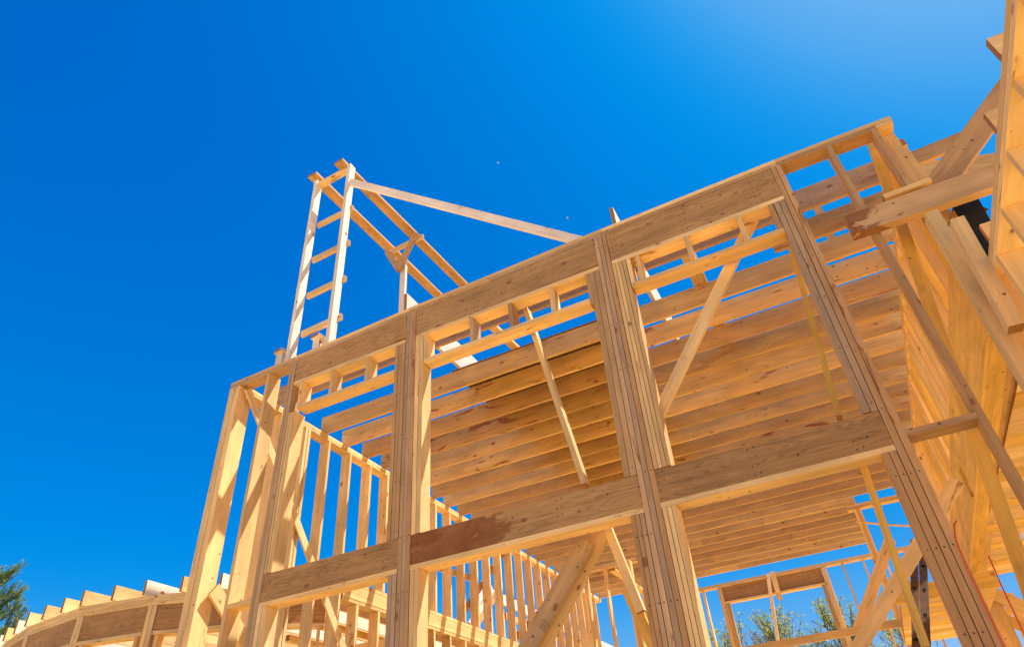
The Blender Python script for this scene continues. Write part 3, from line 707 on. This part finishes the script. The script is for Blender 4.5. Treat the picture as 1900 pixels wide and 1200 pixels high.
# ------------------------------------------------------------------ TREES
def leafy(name, label, base, h, spread, nb, leaves, lm, ls, up=0.75, seed=1, group=None, crown_from=.3):
    random.seed(seed)
    t = thing(name, label, 'tree', base, group); base = Vector(base)
    tr = MB(); cr = MB(); tips = []
    tp = [base + Vector((jit(.1) * i, jit(.1) * i, h * i / 8)) for i in range(9)]
    tr.tube(tp, h * .014, 7, h * .002)
    for k in range(nb):
        f = random.uniform(crown_from, .97); i = int(f * 8); p = tp[i].lerp(tp[min(8, i + 1)], f * 8 - i)
        an = random.uniform(0, 6.283); L = spread * (1.15 - f) * random.uniform(.6, 1.1) + .25
        d = Vector((math.cos(an) * (1 - up * .6), math.sin(an) * (1 - up * .6), up)).normalized()
        pts = [p]; 
        for j in range(4):
            d = (d + Vector((jit(.16), jit(.16), .06))).normalized(); pts.append(pts[-1] + d * L / 3)
        tr.tube(pts, h * .0035, 5, h * .0008)
        for j in range(1, 5):
            for _ in range(3):
                dd = (d + Vector((jit(.8), jit(.8), jit(.5)))).normalized(); q = pts[j] + dd * L * .22
                tr.tube([pts[j], q], h * .0010, 3, h * .0005); tips.append((pts[j], q))
    for a_, b4 in tips:
        for _ in range(leaves):
            p = a_.lerp(b4, random.uniform(.1, 1.15)) + Vector((jit(.10), jit(.10), jit(.10)))
            u = Vector((jit(1), jit(1), jit(1))).normalized(); v_ = u.cross(Vector((jit(1), jit(1), jit(1)))).normalized()
            s_ = ls * random.uniform(.6, 1.3); cr.quad(p - u * s_ * .5, p + v_ * s_ * .35, p + u * s_ * .5, p - v_ * s_ * .35)
    tr.build('trunk', BARK, t); cr.build('crown', lm, t)
    return t
GT = 'spring trees behind the house'
leafy('spring_tree', 'yellow green leafing tree behind the left part of the far window', (-5.0, 28, 0), 6.7, 2.9, 80, 4, LEAF, .085, .75, 11, GT)
leafy('spring_tree', 'tallest pale green leafing tree in the middle of the far window', (-2.5, 28, 0), 7.1, 2.6, 80, 4, LEAF, .085, .85, 12, GT)
leafy('spring_tree', 'pale green leafing tree behind the right jamb of the far window', (-0.9, 29, 0), 7.0, 2.8, 80, 4, LEAF, .085, .85, 13, GT)
leafy('spring_tree', 'small green tree low behind the diagonal braces', (0.9, 30, 0), 6.6, 2.6, 70, 4, LEAF, .085, .75, 14, GT)
leafy('budding_tree', 'low reddish budding tree between the two green trees in the far window', (-4.3, 33, 0), 7.2, 2.6, 70, 4, REDBUD, .07, .75, 15, GT)
leafy('spring_tree', 'green leafing tree glimpsed through the frame at the lower right corner', (11.5, 28, 0), 8.2, 3.8, 110, 6, LEAF, .10, .7, 16, GT)
# pine at far left
random.seed(5)
PT = thing('pine_tree', 'dark green pine tree with upright shoots at the lower left edge', 'tree', (-24.3, 12, 0))
pt = MB(); pn = MB()
pt.tube([(-24.3, 12, 0), (-24.25, 12, 4), (-24.2, 12, 9.6)], .22, 8, .04)
def shoot(p, d, L):
    d = d.normalized(); pt.tube([p, p + d * L], .012, 4, .006)
    for i in range(int(L * 150)):
        c = p + d * (L * random.random()); r_ = Vector((jit(1), jit(1), jit(1))).normalized()
        r_ = (r_ - d * r_.dot(d)).normalized(); tip = c + (d * .8 + r_).normalized() * random.uniform(.09, .15)
        w_ = d.cross(r_).normalized() * .006
        pn.quad(c - w_, c + w_, tip + w_ * .4, tip - w_ * .4)
for k in range(64):
    z = random.uniform(4.4, 9.0); an = random.uniform(0, 6.283); L = (9.8 - z) * .42 + .4
    d = Vector((math.cos(an), math.sin(an), .45)); p = Vector((-24.25, 12, z)); pts = [p]
    for j in range(5):
        d = (d.normalized() + Vector((jit(.12), jit(.12), .10))).normalized(); pts.append(pts[-1] + d * L / 5)
    pt.tube(pts, .035, 5, .012)
    for j in range(1, 6):
        for _ in range(3):
            shoot(pts[j], d + Vector((jit(.8), jit(.8), .5 + jit(.3))), random.uniform(.25, .5))
pt.build('trunk', BARK, PT); pn.build('crown', NEEDLE, PT)
# specks of birds
for px, py, y, lab in ((924, 303, 60, 'tiny pale bird high above the long brace of the tower'), (1053, 405, 60, 'tiny bird in the sky just left of the narrow joist end')):
    q = Yp(px, py, y); m = MB()
    m.tube([q + Vector((-.12, 0, 0)), q + Vector((-.04, 0, .02)), q + Vector((.1, 0, .02)), q + Vector((.17, 0, 0))], .045, 6, .02)
    m.quad(q, q + Vector((.08, 0, 0)), q + Vector((.02, .25, .12)), q + Vector((-.04, .2, .10)))
    m.quad(q, q + Vector((.08, 0, 0)), q + Vector((.02, -.25, .12)), q + Vector((-.04, -.2, .10)))
    tag(m.build('bird', FEATHER), lab, 'bird', 'birds in the sky')

# ------------------------------------------------------------------ camera and render settings
cam = bpy.data.cameras.new('camera'); co = bpy.data.objects.new('camera', cam); C.objects.link(co)
cam.sensor_width = 36; cam.sensor_fit = 'HORIZONTAL'; cam.lens = 36 * F_PX / 1900; cam.clip_end = 2000; cam.clip_start = 0.05
mw = Matrix((rx, -ry, -rz)).transposed().to_4x4(); mw.translation = EYE
co.matrix_world = mw; sc.camera = co
sc.view_settings.view_transform = 'Standard'; sc.view_settings.look = 'None'; sc.view_settings.exposure = 0.76
sc.view_settings.gamma = 1; sc.view_settings.use_curve_mapping = False
sc.cycles.diffuse_bounces = 8; sc.cycles.max_bounces = 12
